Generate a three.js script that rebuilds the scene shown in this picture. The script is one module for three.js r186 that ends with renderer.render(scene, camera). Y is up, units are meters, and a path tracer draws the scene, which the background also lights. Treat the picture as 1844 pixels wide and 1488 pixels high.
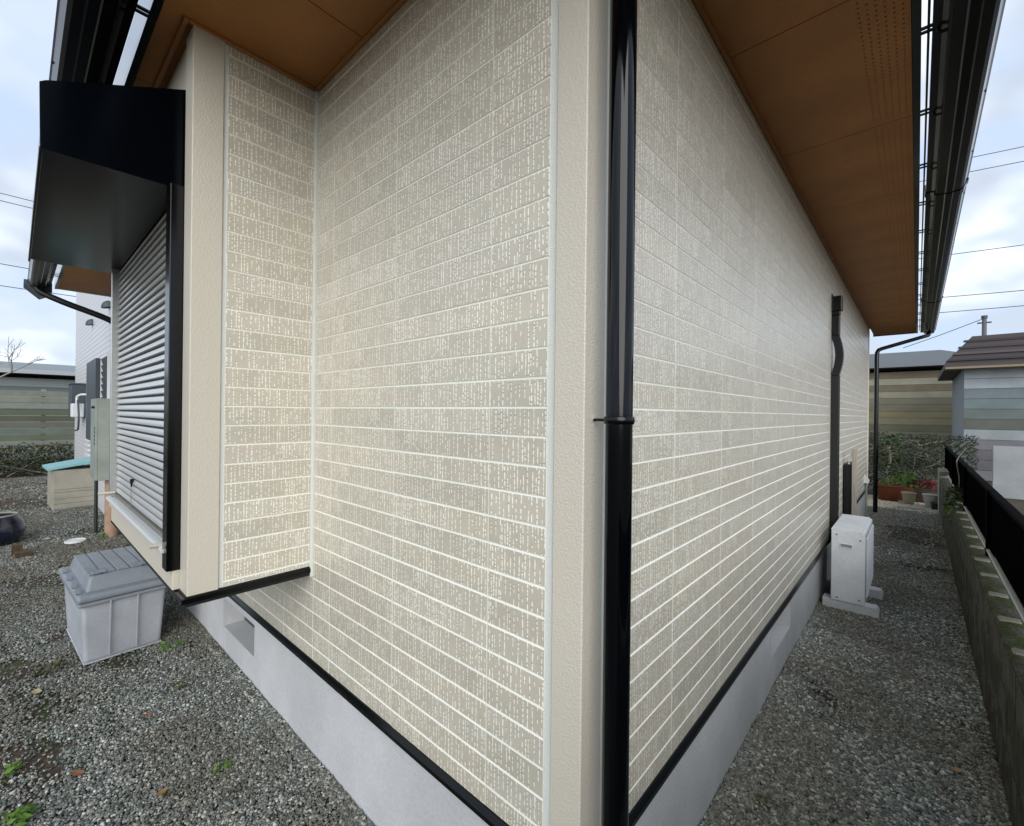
import * as THREE from 'three';
import { RoundedBoxGeometry } from 'three/addons/geometries/RoundedBoxGeometry.js';
import { mergeGeometries } from 'three/addons/utils/BufferGeometryUtils.js';
import { ImprovedNoise } from 'three/addons/math/ImprovedNoise.js';

// ---------------------------------------------------------------- camera, sky, sun, exposure
const scene = new THREE.Scene();
const camera = new THREE.PerspectiveCamera(2 * Math.atan(744 / 809.354) * 180 / Math.PI, 1844 / 1488, 0.05, 400);
{
  const yaw = 0.8372, pitch = 0.0008, roll = 0.0111;
  const f = new THREE.Vector3(-Math.cos(yaw) * Math.cos(pitch), Math.sin(pitch), -Math.sin(yaw) * Math.cos(pitch));
  const r = new THREE.Vector3().crossVectors(f, new THREE.Vector3(0, 1, 0)).normalize();
  const u = new THREE.Vector3().crossVectors(r, f);
  const X = r.clone().multiplyScalar(Math.cos(roll)).addScaledVector(u, Math.sin(roll));
  const Y = u.clone().multiplyScalar(Math.cos(roll)).addScaledVector(r, -Math.sin(roll));
  camera.position.set(0.5828, -0.0169, 0.8963);
  camera.quaternion.setFromRotationMatrix(new THREE.Matrix4().makeBasis(X, Y, f.clone().negate()));
}
const renderer = new THREE.WebGLRenderer({ antialias: true });
renderer.toneMapping = THREE.LinearToneMapping;
renderer.toneMappingExposure = 1.90;
renderer.shadowMap.enabled = true;
renderer.shadowMap.type = THREE.PCFSoftShadowMap;

let seed = 20241;
const rnd = () => { seed = (seed * 1664525 + 1013904223) >>> 0; return seed / 4294967296; };
const rr = (a, b) => a + (b - a) * rnd();
const noise3 = new ImprovedNoise();
const fbm = (x, y, z, o = 5) => { let s = 0, a = 0.5; for (let i = 0; i < o; i++) { s += a * noise3.noise(x, y, z); x *= 2.03; y *= 2.03; z *= 2.03; a *= 0.5; } return s; };
const sstep = (a, b, x) => { const t = Math.min(1, Math.max(0, (x - a) / (b - a))); return t * t * (3 - 2 * t); };
const mix = (a, b, t) => a + (b - a) * t;

const sunDir = new THREE.Vector3(0.67, 0.42, 0.62).normalize();
{
  const W = 1024, Hh = 512, d = new Float32Array(W * Hh * 4);
  for (let j = 0; j < Hh; j++) for (let i = 0; i < W; i++) {
    const th = (j + 0.5) / Hh * Math.PI - Math.PI / 2, ph = (i + 0.5) / W * 2 * Math.PI - Math.PI;
    const y = Math.sin(th), x = Math.cos(th) * Math.cos(ph), z = Math.cos(th) * Math.sin(ph);
    const k = (j * W + i) * 4;
    if (y < -0.02) { d[k] = d[k + 1] = 0.30; d[k + 2] = 0.30; d[k + 3] = 1; continue; }
    const q = 1 / (Math.max(y, 0) + 0.22);
    const c1 = 1.5 * fbm(x * q * 1.5 + 3.1, z * q * 1.5 + 1.7, 0.5, 7), c2 = 1.4 * fbm(x * q * 4.1 + 9.1, z * q * 4.1, 4.5, 5);
    const blue = sstep(0.10, -0.22, c1 + 0.35 * c2);
    const dark = sstep(-0.02, 0.50, 1.3 * fbm(x * q * 1.2 + 7, z * q * 1.2 - 4, 2.2, 7) + 0.34 + 0.3 * c2);
    const hz = Math.exp(-Math.max(y, 0) * 5);
    let R = mix(0.85, 0.44, dark), G = mix(0.89, 0.485, dark), B = mix(0.95, 0.59, dark);
    R = mix(R, 0.41, blue * 0.7); G = mix(G, 0.52, blue * 0.8); B = mix(B, 0.72, blue * 0.8);
    R = mix(R, 0.60, hz * 0.45); G = mix(G, 0.69, hz * 0.45); B = mix(B, 0.80, hz * 0.45);
    d[k] = R * 0.75; d[k + 1] = G * 0.77; d[k + 2] = B * 0.765; d[k + 3] = 1;
  }
  const t = new THREE.DataTexture(d, W, Hh, THREE.RGBAFormat, THREE.FloatType);
  t.mapping = THREE.EquirectangularReflectionMapping; t.magFilter = THREE.LinearFilter; t.minFilter = THREE.LinearFilter;
  t.wrapS = THREE.RepeatWrapping; t.needsUpdate = true;
  scene.background = t; scene.environment = t;
}
const sun = new THREE.DirectionalLight(0xfffaf5, 1.45);
sun.position.copy(sunDir).multiplyScalar(30); sun.target.position.set(-1, 0, -2);
sun.castShadow = true; sun.shadow.radius = 100; sun.shadow.mapSize.set(2048, 2048);
Object.assign(sun.shadow.camera, { left: -16, right: 16, top: 16, bottom: -16, near: 1, far: 80 });
scene.add(sun, sun.target);

// ---------------------------------------------------------------- naming helpers
const used = {};
function numbered(n) { if (!(n in used)) { used[n] = 0; return n; } used[n]++; return n + '_' + String(used[n]).padStart(3, '0'); }
function shade(o) { o.traverse(m => { if (m.isMesh) { m.castShadow = true; m.receiveShadow = true; } }); return o; }
function part(name, geo, mat, parent) { const m = new THREE.Mesh(geo, mat); m.name = name; parent.add(m); return shade(m); }
function sub(name, parent) { const g = new THREE.Group(); g.name = name; parent.add(g); return g; }
function thing(name, label, category, [x, y, z] = [0, 0, 0], turn = 0, group) {
  const o = new THREE.Group(); o.name = numbered(name); o.position.set(x, y, z); o.rotation.y = turn;
  o.userData = { label, category }; if (group) o.userData.group = group; scene.add(o); return o;
}
function single(name, geo, mat, label, category, group) {
  const m = new THREE.Mesh(geo, mat); m.name = numbered(name); m.userData = { label, category }; if (group) m.userData.group = group;
  scene.add(m); return shade(m);
}
function structure(name, geo, mat) { const m = new THREE.Mesh(geo, mat); m.name = numbered(name); m.userData = { kind: 'structure' }; scene.add(m); return shade(m); }

// ---------------------------------------------------------------- geometry helpers
// box from corner to corner, uv in metres
function bx(x0, x1, y0, y1, z0, z1, rad = 0, uvk = 1) {
  const w = Math.abs(x1 - x0), h = Math.abs(y1 - y0), d = Math.abs(z1 - z0);
  const g = rad > 0 ? new RoundedBoxGeometry(w, h, d, 2, Math.min(rad, w / 2.01, h / 2.01, d / 2.01)) : new THREE.BoxGeometry(w, h, d);
  g.translate((x0 + x1) / 2, (y0 + y1) / 2, (z0 + z1) / 2);
  return boxUV(g.index ? g.toNonIndexed() : g, uvk);
}
function boxUV(g, k = 1) {
  const p = g.attributes.position, n = g.attributes.normal, uv = new Float32Array(p.count * 2);
  for (let i = 0; i < p.count; i++) {
    const ax = Math.abs(n.getX(i)), ay = Math.abs(n.getY(i)), az = Math.abs(n.getZ(i));
    let u, v;
    if (ax >= ay && ax >= az) { u = p.getZ(i); v = p.getY(i); } else if (ay >= az) { u = p.getX(i); v = p.getZ(i); } else { u = p.getX(i); v = p.getY(i); }
    uv[2 * i] = u * k; uv[2 * i + 1] = v * k;
  }
  g.setAttribute('uv', new THREE.BufferAttribute(uv, 2)); return g;
}
function cyl(r0, r1, h, seg = 20, open = false) { return new THREE.CylinderGeometry(r0, r1, h, seg, 1, open).toNonIndexed(); }
function tube(pts, r, seg = 24, rs = 10) { return new THREE.TubeGeometry(new THREE.CatmullRomCurve3(pts.map(p => new THREE.Vector3(...p)), false, 'catmullrom', 0.3), seg, r, rs, false).toNonIndexed(); }
function merge(list) { return mergeGeometries(list.map(g => { const h = g.index ? g.toNonIndexed() : g; for (const k of Object.keys(h.attributes)) if (!['position', 'normal', 'uv'].includes(k)) h.deleteAttribute(k); return h; })); }
// polygon in (a,b) extruded along an axis: 'x' -> a=z,b=y ; 'z' -> a=x,b=y
function prism(poly, axis, s0, s1) {
  const sh = new THREE.Shape(poly.map(p => new THREE.Vector2(p[0], p[1])));
  const g = new THREE.ExtrudeGeometry(sh, { depth: Math.abs(s1 - s0), bevelEnabled: false });
  if (axis === 'z') g.translate(0, 0, Math.min(s0, s1));
  else { g.rotateY(-Math.PI / 2); g.translate(Math.max(s0, s1), 0, 0); }       // (a,b,depth) -> (-depth, b, a)
  const h = g.index ? g.toNonIndexed() : g; return boxUV(h);
}
function quadStrip(pa, axis, s0, s1) {          // open polyline profile swept along an axis (thin sheet)
  const pos = [];
  for (let i = 0; i + 1 < pa.length; i++) {
    const [a0, b0] = pa[i], [a1, b1] = pa[i + 1];
    const P = (a, b, s) => axis === 'z' ? [a, b, s] : [s, b, a];
    const A = P(a0, b0, s0), B = P(a1, b1, s0), C = P(a1, b1, s1), D = P(a0, b0, s1);
    pos.push(...A, ...B, ...C, ...A, ...C, ...D);
  }
  const g = new THREE.BufferGeometry(); g.setAttribute('position', new THREE.Float32BufferAttribute(pos, 3)); g.computeVertexNormals(); return boxUV(g);
}

// ---------------------------------------------------------------- textures
function dataTex(w, h, fn, srgb = true) {
  const d = new Uint8Array(w * h * 4);
  for (let j = 0; j < h; j++) for (let i = 0; i < w; i++) {
    const c = fn(i, j), k = (j * w + i) * 4;
    d[k] = Math.max(0, Math.min(255, c[0])); d[k + 1] = Math.max(0, Math.min(255, c[1])); d[k + 2] = Math.max(0, Math.min(255, c[2])); d[k + 3] = 255;
  }
  const t = new THREE.DataTexture(d, w, h); t.wrapS = t.wrapT = THREE.RepeatWrapping; t.magFilter = THREE.LinearFilter;
  t.minFilter = THREE.LinearMipmapLinearFilter; t.generateMipmaps = true; t.anisotropy = 8; if (srgb) t.colorSpace = THREE.SRGBColorSpace; t.needsUpdate = true; return t;
}
// periodic value noise
function pnoise(P, sd) {
  const g = new Float32Array(P * P); let s = sd >>> 0; for (let i = 0; i < P * P; i++) { s = (s * 1664525 + 1013904223) >>> 0; g[i] = s / 4294967296; }
  return (x, y) => {
    const xi = Math.floor(x), yi = Math.floor(y), fx = x - xi, fy = y - yi, u = fx * fx * (3 - 2 * fx), v = fy * fy * (3 - 2 * fy);
    const a = ((xi % P) + P) % P, b = (a + 1) % P, c = ((yi % P) + P) % P, e = (c + 1) % P;
    return (g[c * P + a] * (1 - u) + g[c * P + b] * u) * (1 - v) + (g[e * P + a] * (1 - u) + g[e * P + b] * u) * v;
  };
}
function pfbm(P, sd, o = 4) { const ns = []; for (let i = 0; i < o; i++) ns.push(pnoise(P << i, sd + i * 77)); return (x, y) => { let s = 0, a = 0.5, t = 0; for (let i = 0; i < o; i++) { s += a * ns[i](x * (1 << i), y * (1 << i)); t += a; a *= 0.5; } return s / t; }; }
function clone(t, rx, ry) { const c = t.clone(); c.repeat.set(rx, ry); c.needsUpdate = true; return c; }

// siding atlas: 7 brick faces of 0.47 x 0.07 m, one cream strip; painted two-tone relief
const SW = 1024, SH = 1024, BAND = 128;
const sidingCol = new Float32Array(SW * SH), sidingBmp = new Float32Array(SW * SH);
{
  const n1 = pfbm(16, 5, 4), n2 = pfbm(64, 15, 3);
  for (let j = 0; j < SH; j++) for (let i = 0; i < SW; i++) { sidingBmp[j * SW + i] = 0.35 + 0.22 * (n2(i / 8, j / 8) - 0.5) + 0.12 * (n1(i / 64, j / 64) - .5); }
  for (let b = 0; b < 7; b++) {
    let x = rr(0, 8);
    while (x < SW) {
      let y = b * BAND - rr(0, 20), px = x;
      const dens = rr(0.35, 1.0), wid = rr(2.8, 4.8);
      while (y < (b + 1) * BAND) {
        const len = rr(8, rnd() < 0.25 ? 50 : 26), on = rnd() < 0.42 + 0.5 * dens;
        if (on) for (let k = 0; k < len; k++) {
          const yy = Math.floor(y + k); if (yy < b * BAND || yy >= (b + 1) * BAND) continue;
          px += rr(-0.35, 0.35); px = x + Math.max(-3.5, Math.min(3.5, px - x));
          const e = Math.sin(Math.PI * (k + 0.5) / len), ww = wid * (0.55 + 0.65 * Math.sqrt(e)) * rr(0.75, 1.2);
          for (let dx = -6; dx <= 6; dx++) {
            const a = Math.exp(-(dx * dx) / (ww * ww)), xx = ((Math.floor(px) + dx) % SW + SW) % SW, q = yy * SW + xx;
            sidingCol[q] = Math.max(sidingCol[q], a * (0.75 + 0.25 * e)); sidingBmp[q] = Math.max(sidingBmp[q], 0.35 + 0.6 * a * (0.7 + 0.3 * e));
          }
        }
        if (!on || rnd() < 0.5) { const q0 = Math.floor(y + len); for (let k = 0; k < 4; k++) for (let dx = -2; dx <= 2; dx++) { const yy = q0 + k; if (yy >= b * BAND && yy < (b + 1) * BAND) { const q = yy * SW + ((Math.floor(px + 3) + dx + SW) % SW); if (sidingCol[q] < .3) sidingBmp[q] = 0.08; } } }
        y += len + rr(1, 6);
      }
      x += rr(18, 42);
    }
  }
}
const nS = pfbm(8, 401, 4), nS2 = pfbm(128, 402, 2);
const sidingMap = dataTex(SW, SH, (i, j) => {
  if (j >= 7 * BAND) { const v = 0.96 + 0.05 * nS2(i / 8, j / 8); return [240 * v, 241 * v, 231 * v]; }
  const a = sstep(0.15, 0.75, sidingCol[j * SW + i]), v = 0.94 + 0.10 * nS(i / 128, j / 128) + 0.05 * (nS2(i / 8, j / 8) - .5);
  return [mix(199, 252, a) * v, mix(193, 250, a) * v, mix(177, 238, a) * v];
});
const sidingBump = dataTex(SW, SH, (i, j) => { const v = 255 * (j >= 7 * BAND ? 0.4 : sidingBmp[j * SW + i]); return [v, v, v]; }, false);

// orange-peel embossed sheet (trim posts), 0.25 m tile
const emb = pfbm(32, 61, 3);
const embossBump = dataTex(512, 512, (i, j) => { const v = 255 * sstep(0.30, 0.70, emb(i / 16, j / 16)); return [v, v, v]; }, false);
// concrete, 1 m tile
const cn1 = pfbm(4, 71, 6), cn2 = pfbm(128, 72, 2);
const concMap = dataTex(512, 512, (i, j) => { const a = cn1(i / 128, j / 128), b = cn2(i / 4, j / 4), v = 1 + 0.16 * (a - 0.5) + 0.07 * (b - 0.5); return [190 * v, 192 * v, 193 * v]; });
const concBump = dataTex(512, 512, (i, j) => { const v = 255 * (0.5 + 0.5 * (cn2(i / 4, j / 4) - .5) + 0.4 * (cn1(i / 128, j / 128) - 0.5)); return [v, v, v]; }, false);
// fine grain for plastics and paint
const gr1 = pfbm(64, 91, 3);
const grainBump = dataTex(512, 512, (i, j) => { const v = 255 * gr1(i / 8, j / 8); return [v, v, v]; }, false);
const gr2 = pfbm(4, 93, 5);
const grimeMap = dataTex(512, 512, (i, j) => { const v = 232 + 46 * (gr2(i / 128, j / 128) - .5) + 14 * (gr1(i / 8, j / 8) - .5); return [v, v, v]; });
// soil between the stones, 2 m tile
const so1 = pfbm(4, 111, 6), so2 = pfbm(128, 112, 3), so3 = pfbm(8, 113, 5);
const soilMap = dataTex(1024, 1024, (i, j) => {
  const a = so1(i / 256, j / 256), b = so2(i / 8, j / 8), m = sstep(0.52, 0.66, so3(i / 128, j / 128)), v = 0.65 + 0.75 * (b - 0.1);
  return [mix(mix(66, 82, a), 58, m) * v, mix(mix(60, 66, a), 68, m) * v, mix(mix(52, 50, a), 38, m) * v];
});
const soilBump = dataTex(1024, 1024, (i, j) => { const v = 255 * (0.7 * so2(i / 8, j / 8) + 0.3 * so3(i / 128, j / 128)); return [v, v, v]; }, false);
// weathered block face with algae, moss streaks and lime runs, 0.8 m x 0.6 m
const bl1 = pfbm(8, 131, 5), bl2 = pfbm(64, 133, 3), bl3 = pfbm(32, 137, 4), bl4 = pfbm(4, 139, 5);
const blockMap = dataTex(1024, 1024, (i, j) => {
  const st = bl3(i / 32, j / 256), al = sstep(0.42, 0.62, bl1(i / 128, j / 128)), ms = sstep(0.56, 0.7, bl4(i / 256, j / 256) + 0.16 * (bl2(i / 16, j / 16) - .5)), g = bl2(i / 16, j / 16);
  let c = [84, 82, 72]; const v = 0.62 + 0.55 * g;
  c = [mix(c[0], 54, al), mix(c[1], 48, al), mix(c[2], 38, al)];
  c = [mix(c[0], 50, ms * .8), mix(c[1], 55, ms * .8), mix(c[2], 32, ms * .8)];
  const li = sstep(0.64, 0.76, st); c = c.map((q, k) => mix(q, [118, 122, 114][k], li * .6));
  return c.map(q => q * v);
});
const blockBump = dataTex(1024, 1024, (i, j) => { const v = 255 * (0.6 * bl2(i / 16, j / 16) + 0.4 * bl1(i / 128, j / 128)); return [v, v, v]; }, false);
const mossMap = dataTex(512, 512, (i, j) => {
  const m = sstep(0.40, 0.60, bl1(i / 64, j / 64)), g = bl2(i / 8, j / 8), v = 0.6 + 0.75 * g;
  return [mix(84, 58, m) * v, mix(82, 72, m) * v, mix(74, 28, m) * v];
});
// wood grain
const wd = pfbm(32, 151, 4);
const woodMap = dataTex(256, 512, (i, j) => { const v = 0.72 + 0.5 * wd(i / 8, j / 128); return [152 * v, 146 * v, 134 * v]; });

// ---------------------------------------------------------------- materials
const pick = a => a[Math.floor(rnd() * a.length)];
const S = (hex, rough = 0.6, o = {}) => new THREE.MeshStandardMaterial(Object.assign({ color: hex, roughness: rough, metalness: 0 }, o));
const PH = (hex, rough, o = {}) => new THREE.MeshPhysicalMaterial(Object.assign({ color: hex, roughness: rough, metalness: 0 }, o));
const M = {
  siding: new THREE.MeshPhysicalMaterial({ map: sidingMap, bumpMap: sidingBump, bumpScale: 0.0013, roughness: 0.34, ior: 1.62, clearcoat: 0.5, clearcoatRoughness: 0.38, color: 0xffffff }),
  grout: S(0xe9eae0, 0.5, { bumpMap: clone(grainBump, 6, 6), bumpScale: 0.0006 }),
  caulk: S(0xdcdfd8, 0.6, { bumpMap: clone(grainBump, 9, 9), bumpScale: 0.0015 }),
  post: PH(0xcac4b5, 0.36, { bumpMap: clone(embossBump, 9, 9), bumpScale: 0.00045 }),
  beige: PH(0xcac4b6, 0.42, { bumpMap: clone(embossBump, 9, 9), bumpScale: 0.0002 }),
  conc: S(0xffffff, 0.85, { map: concMap, bumpMap: concBump, bumpScale: 0.0016 }),
  concDark: S(0x7e8486, 0.9, { map: concMap, bumpMap: concBump, bumpScale: 0.0016 }),
  black: PH(0x030606, 0.18, { specularIntensity: 0.7 }),
  pipe: PH(0x030508, 0.09, { specularIntensity: 0.65 }),
  blackMatt: S(0x080a0c, 0.5, { bumpMap: clone(grainBump, 4, 4), bumpScale: 0.0004 }),
  hood: PH(0x02050a, 0.17, { specularIntensity: 0.2 }),
  fascia: PH(0x141c1c, 0.25, { clearcoat: 0.6, clearcoatRoughness: 0.08 }),
  gutter: PH(0x0a0e0f, 0.2, { specularIntensity: 0.6 }), fence: PH(0x020304, 0.8, { specularIntensity: 0.06 }), railWhite: S(0xcdd1d2, 0.4), sill: S(0xdfe3e2, 0.35, { metalness: 0.3 }),
  soffit: S(0xb0763c, 0.62, { map: clone(grimeMap, 1.1, 1.1), bumpMap: clone(grainBump, 5, 5), bumpScale: 0.0006 }),
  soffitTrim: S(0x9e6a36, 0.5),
  void: S(0x020202, 1),
  alu: S(0xb9bcb9, 0.34, { metalness: 0.85, bumpMap: clone(grainBump, 1, 12), bumpScale: 0.0002 }),
  aluDull: S(0x8d8b84, 0.5, { metalness: 0.6 }),
  shutter: S(0xcfcfcc, 0.30, { metalness: 0.6, bumpMap: clone(grainBump, 1.5, 1.5), bumpScale: 0.0003 }),
  binBody: S(0xb4b9bf, 0.55, { map: clone(grimeMap, 1.3, 1.3), bumpMap: clone(grainBump, 6, 6), bumpScale: 0.0005 }),
  binLid: S(0x8d949c, 0.48, { map: clone(grimeMap, 1.7, 1.7), bumpMap: clone(grainBump, 6, 6), bumpScale: 0.0006 }),
  acWhite: S(0xe9eef1, 0.45, { map: clone(grimeMap, 1.1, 1.1), bumpMap: clone(grainBump, 8, 8), bumpScale: 0.0002 }),
  acDark: S(0x8a8f92, 0.5), screw: S(0x6a6e70, 0.4, { metalness: 0.7 }),
  footWhite: S(0xd6d9da, 0.6, { map: clone(grimeMap, 2, 2) }),
  soil: S(0xffffff, 0.95, { map: clone(soilMap, 0.5, 0.5), bumpMap: clone(soilBump, 0.5, 0.5), bumpScale: 0.012 }),
  block: S(0xffffff, 0.92, { map: clone(blockMap, 1.25, 1.67), bumpMap: clone(blockBump, 1.25, 1.67), bumpScale: 0.006 }),
  blockMoss: S(0xffffff, 0.95, { map: clone(mossMap, 1.6, 1.6), bumpMap: clone(blockBump, 2, 2), bumpScale: 0.010 }),
  lime: S(0x9e9d90, 0.85, { map: clone(grimeMap, 4, 4), bumpMap: clone(blockBump, 5, 5), bumpScale: 0.003 }),
  wood: S(0xffffff, 0.85, { map: clone(woodMap, 6, 1.2), bumpMap: clone(woodMap, 6, 1.2), bumpScale: 0.003 }),
  terracotta: S(0x84482a, 0.8, { map: clone(grimeMap, 2, 2) }), cream: S(0xa8a58e, 0.6), navy: PH(0x10182a, 0.25, { clearcoat: 0.5 }),
  whitePot: S(0xb9bcb8, 0.6), planterWood: S(0x6b6048, 0.85, { map: clone(woodMap, 1, 6) }),
  orange: S(0xab8c76, 0.7, { map: clone(grimeMap, 3, 3), bumpMap: clone(grainBump, 3, 3), bumpScale: 0.001 }),
  greyBox: S(0x98a19b, 0.5, { map: clone(grimeMap, 1.3, 1.3) }), slate: S(0x3b454b, 0.5), white: S(0xd0d3d3, 0.5), teal: S(0x7fb0b2, 0.5),
  shedBeige: S(0xa5a293, 0.6, { map: clone(grimeMap, 1.6, 1.6) }), darkGreen: S(0x1d2c26, 0.6),
  wire: S(0x14161a, 0.6), pole: S(0x8b8d90, 0.85, { map: concMap }),
  hazedTile: PH(0xd9dadd, 0.4, { map: clone(grimeMap, 1, 1) }), tileJoint: S(0x9aa0a6, 0.8),  // tile colour whitened to hold haze and overexposure
  glass: PH(0x8fa3ae, 0.12, { clearcoat: 1, clearcoatRoughness: 0.05 }),
};

M.sidings = [0xffffff, 0xfbfbf9, 0xf6f6f4, 0xfefdfa].map(c => { const m = M.siding.clone(); m.color.set(c); return m; });

// ================================================================ GROUND
const G = -1.55;                       // ground level (the lens is at about 1.53 m)
{
  const g = new THREE.PlaneGeometry(240, 240, 120, 120); g.rotateX(-Math.PI / 2);
  const p = g.attributes.position, uv = new Float32Array(p.count * 2);
  for (let i = 0; i < p.count; i++) { uv[2 * i] = p.getX(i); uv[2 * i + 1] = p.getZ(i); }
  g.setAttribute('uv', new THREE.BufferAttribute(uv, 2)); g.translate(0, G - 0.008, 0);
  structure('ground', g, M.soil);
}
function stoneGeo() {
  const g = new THREE.IcosahedronGeometry(1, 1), p = g.attributes.position;
  for (let i = 0; i < p.count; i++) {
    const x = p.getX(i), y = p.getY(i), z = p.getZ(i), k = 1 + 0.5 * noise3.noise(x * 1.2 + 5, y * 1.2, z * 1.2 + 2) ;
    p.setXYZ(i, x * k, y * k * 0.62, z * k * 0.82);
  }
  g.computeVertexNormals(); return g;
}
const onHouse = (x, z) => (x < -0.006 && x > -7 && z < -0.006 && z > -8.3);
{
  // stones: size and number follow the distance to where one stands
  const list = [], col = new THREE.Color();
  const cx = camera.position.x, cz = camera.position.z;
  const tones = [[0.22, 0.25, 0.225], [0.33, 0.345, 0.30], [0.16, 0.18, 0.17], [0.50, 0.50, 0.43], [0.25, 0.225, 0.175], [0.09, 0.098, 0.09], [0.21, 0.265, 0.24], [0.17, 0.185, 0.18], [0.65, 0.65, 0.60]];
  function sow(n, x0, x1, z0, z1, test, r0, r1, pale = 0) {
    for (let i = 0; i < n; i++) {
      const x = rr(x0, x1), z = rr(z0, z1); if (onHouse(x, z) || !test(x, z)) continue;
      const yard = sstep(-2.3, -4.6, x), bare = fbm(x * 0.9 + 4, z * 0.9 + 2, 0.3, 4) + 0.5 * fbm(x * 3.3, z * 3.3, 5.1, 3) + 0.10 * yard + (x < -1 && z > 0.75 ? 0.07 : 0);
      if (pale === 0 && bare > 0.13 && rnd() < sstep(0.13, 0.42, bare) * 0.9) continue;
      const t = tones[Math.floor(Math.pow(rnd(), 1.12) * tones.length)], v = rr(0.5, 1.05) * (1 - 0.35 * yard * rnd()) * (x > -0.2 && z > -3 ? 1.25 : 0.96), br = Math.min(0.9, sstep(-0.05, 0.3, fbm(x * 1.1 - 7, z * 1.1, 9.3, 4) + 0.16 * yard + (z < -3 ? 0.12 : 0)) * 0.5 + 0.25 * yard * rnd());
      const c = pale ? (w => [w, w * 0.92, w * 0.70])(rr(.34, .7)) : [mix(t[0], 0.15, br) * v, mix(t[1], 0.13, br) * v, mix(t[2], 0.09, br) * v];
      list.push([x, z, r0 * Math.pow(r1 / r0, Math.pow(rnd(), 1.6)), c]);
    }
  }
  const left = (x, z) => z < 0.62 + 0.11 * (0.6 - x) || x > -2.4;
  const D = (x, z) => Math.hypot(x - cx, z - cz);
  sow(90000, -2.6, -0.2, -0.02, 1.3, left, 0.0036, 0.0080);
  sow(66000, -5.2, -2.6, -0.02, 1.3, left, 0.0044, 0.0088);
  sow(44000, -9.5, -5.2, -0.02, 1.7, left, 0.006, 0.011);
  sow(11000, -14, -9.5, -0.5, 2.4, () => true, 0.010, 0.018);
  sow(60000, -0.01, 0.86, -2.4, 0.2, () => true, 0.0036, 0.0080);
  sow(54000, -0.01, 0.86, -5.6, -2.4, () => true, 0.0044, 0.0090);
  sow(30000, -0.2, 0.9, -9.1, -5.6, () => true, 0.006, 0.011);
  sow(26000, -9.5, -5.2, -0.02, 1.9, left, 0.008, 0.015);
  sow(9000, -14, -9.5, -0.5, 2.4, () => true, 0.011, 0.02);
  sow(22000, -0.01, 0.86, -2.4, 0.2, () => true, 0.0055, 0.0125);
  sow(24000, -0.01, 0.86, -5.6, -2.4, () => true, 0.006, 0.013);
  sow(16000, -0.2, 0.9, -9.1, -5.6, () => true, 0.008, 0.015);
  sow(7000, -0.4, 1.0, -10.4, -8.95, () => true, 0.009, 0.02, 1);
  const plain = list.length;
  sow(5200, -3.6, -0.012, -0.012, 0.05, () => true, 0.004, 0.009); sow(6500, -0.012, 0.045, -8.2, 0.03, () => true, 0.004, 0.009); sow(5000, 0.80, 0.862, -8.8, 0.2, () => true, 0.004, 0.010);
  const im = new THREE.InstancedMesh(stoneGeo(), S(0xffffff, 0.8, {}), list.length);
  const m4 = new THREE.Matrix4(), q = new THREE.Quaternion(), e = new THREE.Euler(), v3 = new THREE.Vector3(), s3 = new THREE.Vector3();
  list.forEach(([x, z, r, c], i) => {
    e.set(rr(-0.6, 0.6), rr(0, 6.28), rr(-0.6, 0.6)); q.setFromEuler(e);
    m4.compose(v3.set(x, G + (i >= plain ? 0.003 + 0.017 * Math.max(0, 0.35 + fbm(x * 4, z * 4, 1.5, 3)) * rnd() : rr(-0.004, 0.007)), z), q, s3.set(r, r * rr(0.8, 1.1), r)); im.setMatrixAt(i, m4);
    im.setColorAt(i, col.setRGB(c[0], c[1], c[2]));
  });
  im.name = 'gravel'; im.userData = { kind: 'stuff', label: 'loose grey gravel covering the ground around the house', category: 'gravel' };
  im.castShadow = im.receiveShadow = true; scene.add(im);
}

// ================================================================ HOUSE
const house = thing('house', 'beige tile-clad house with black trim, brown soffits and a box bay window', 'house');
const RP = 0.0758;                                   // course height of the siding
const YB = -1.122, YT = 1.402, SF = 1.414;           // bottom and top of the cladding, soffit level
const EX = 0.558;                                    // eave depth
const JA = [-0.310, -0.782, -1.248, -1.72, -2.19, -2.66, -3.13]; // vertical joints, front wall
const JB = [-0.538]; for (let i = 1; i < 17; i++) JB.push(-0.538 - 0.4725 * i);

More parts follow.
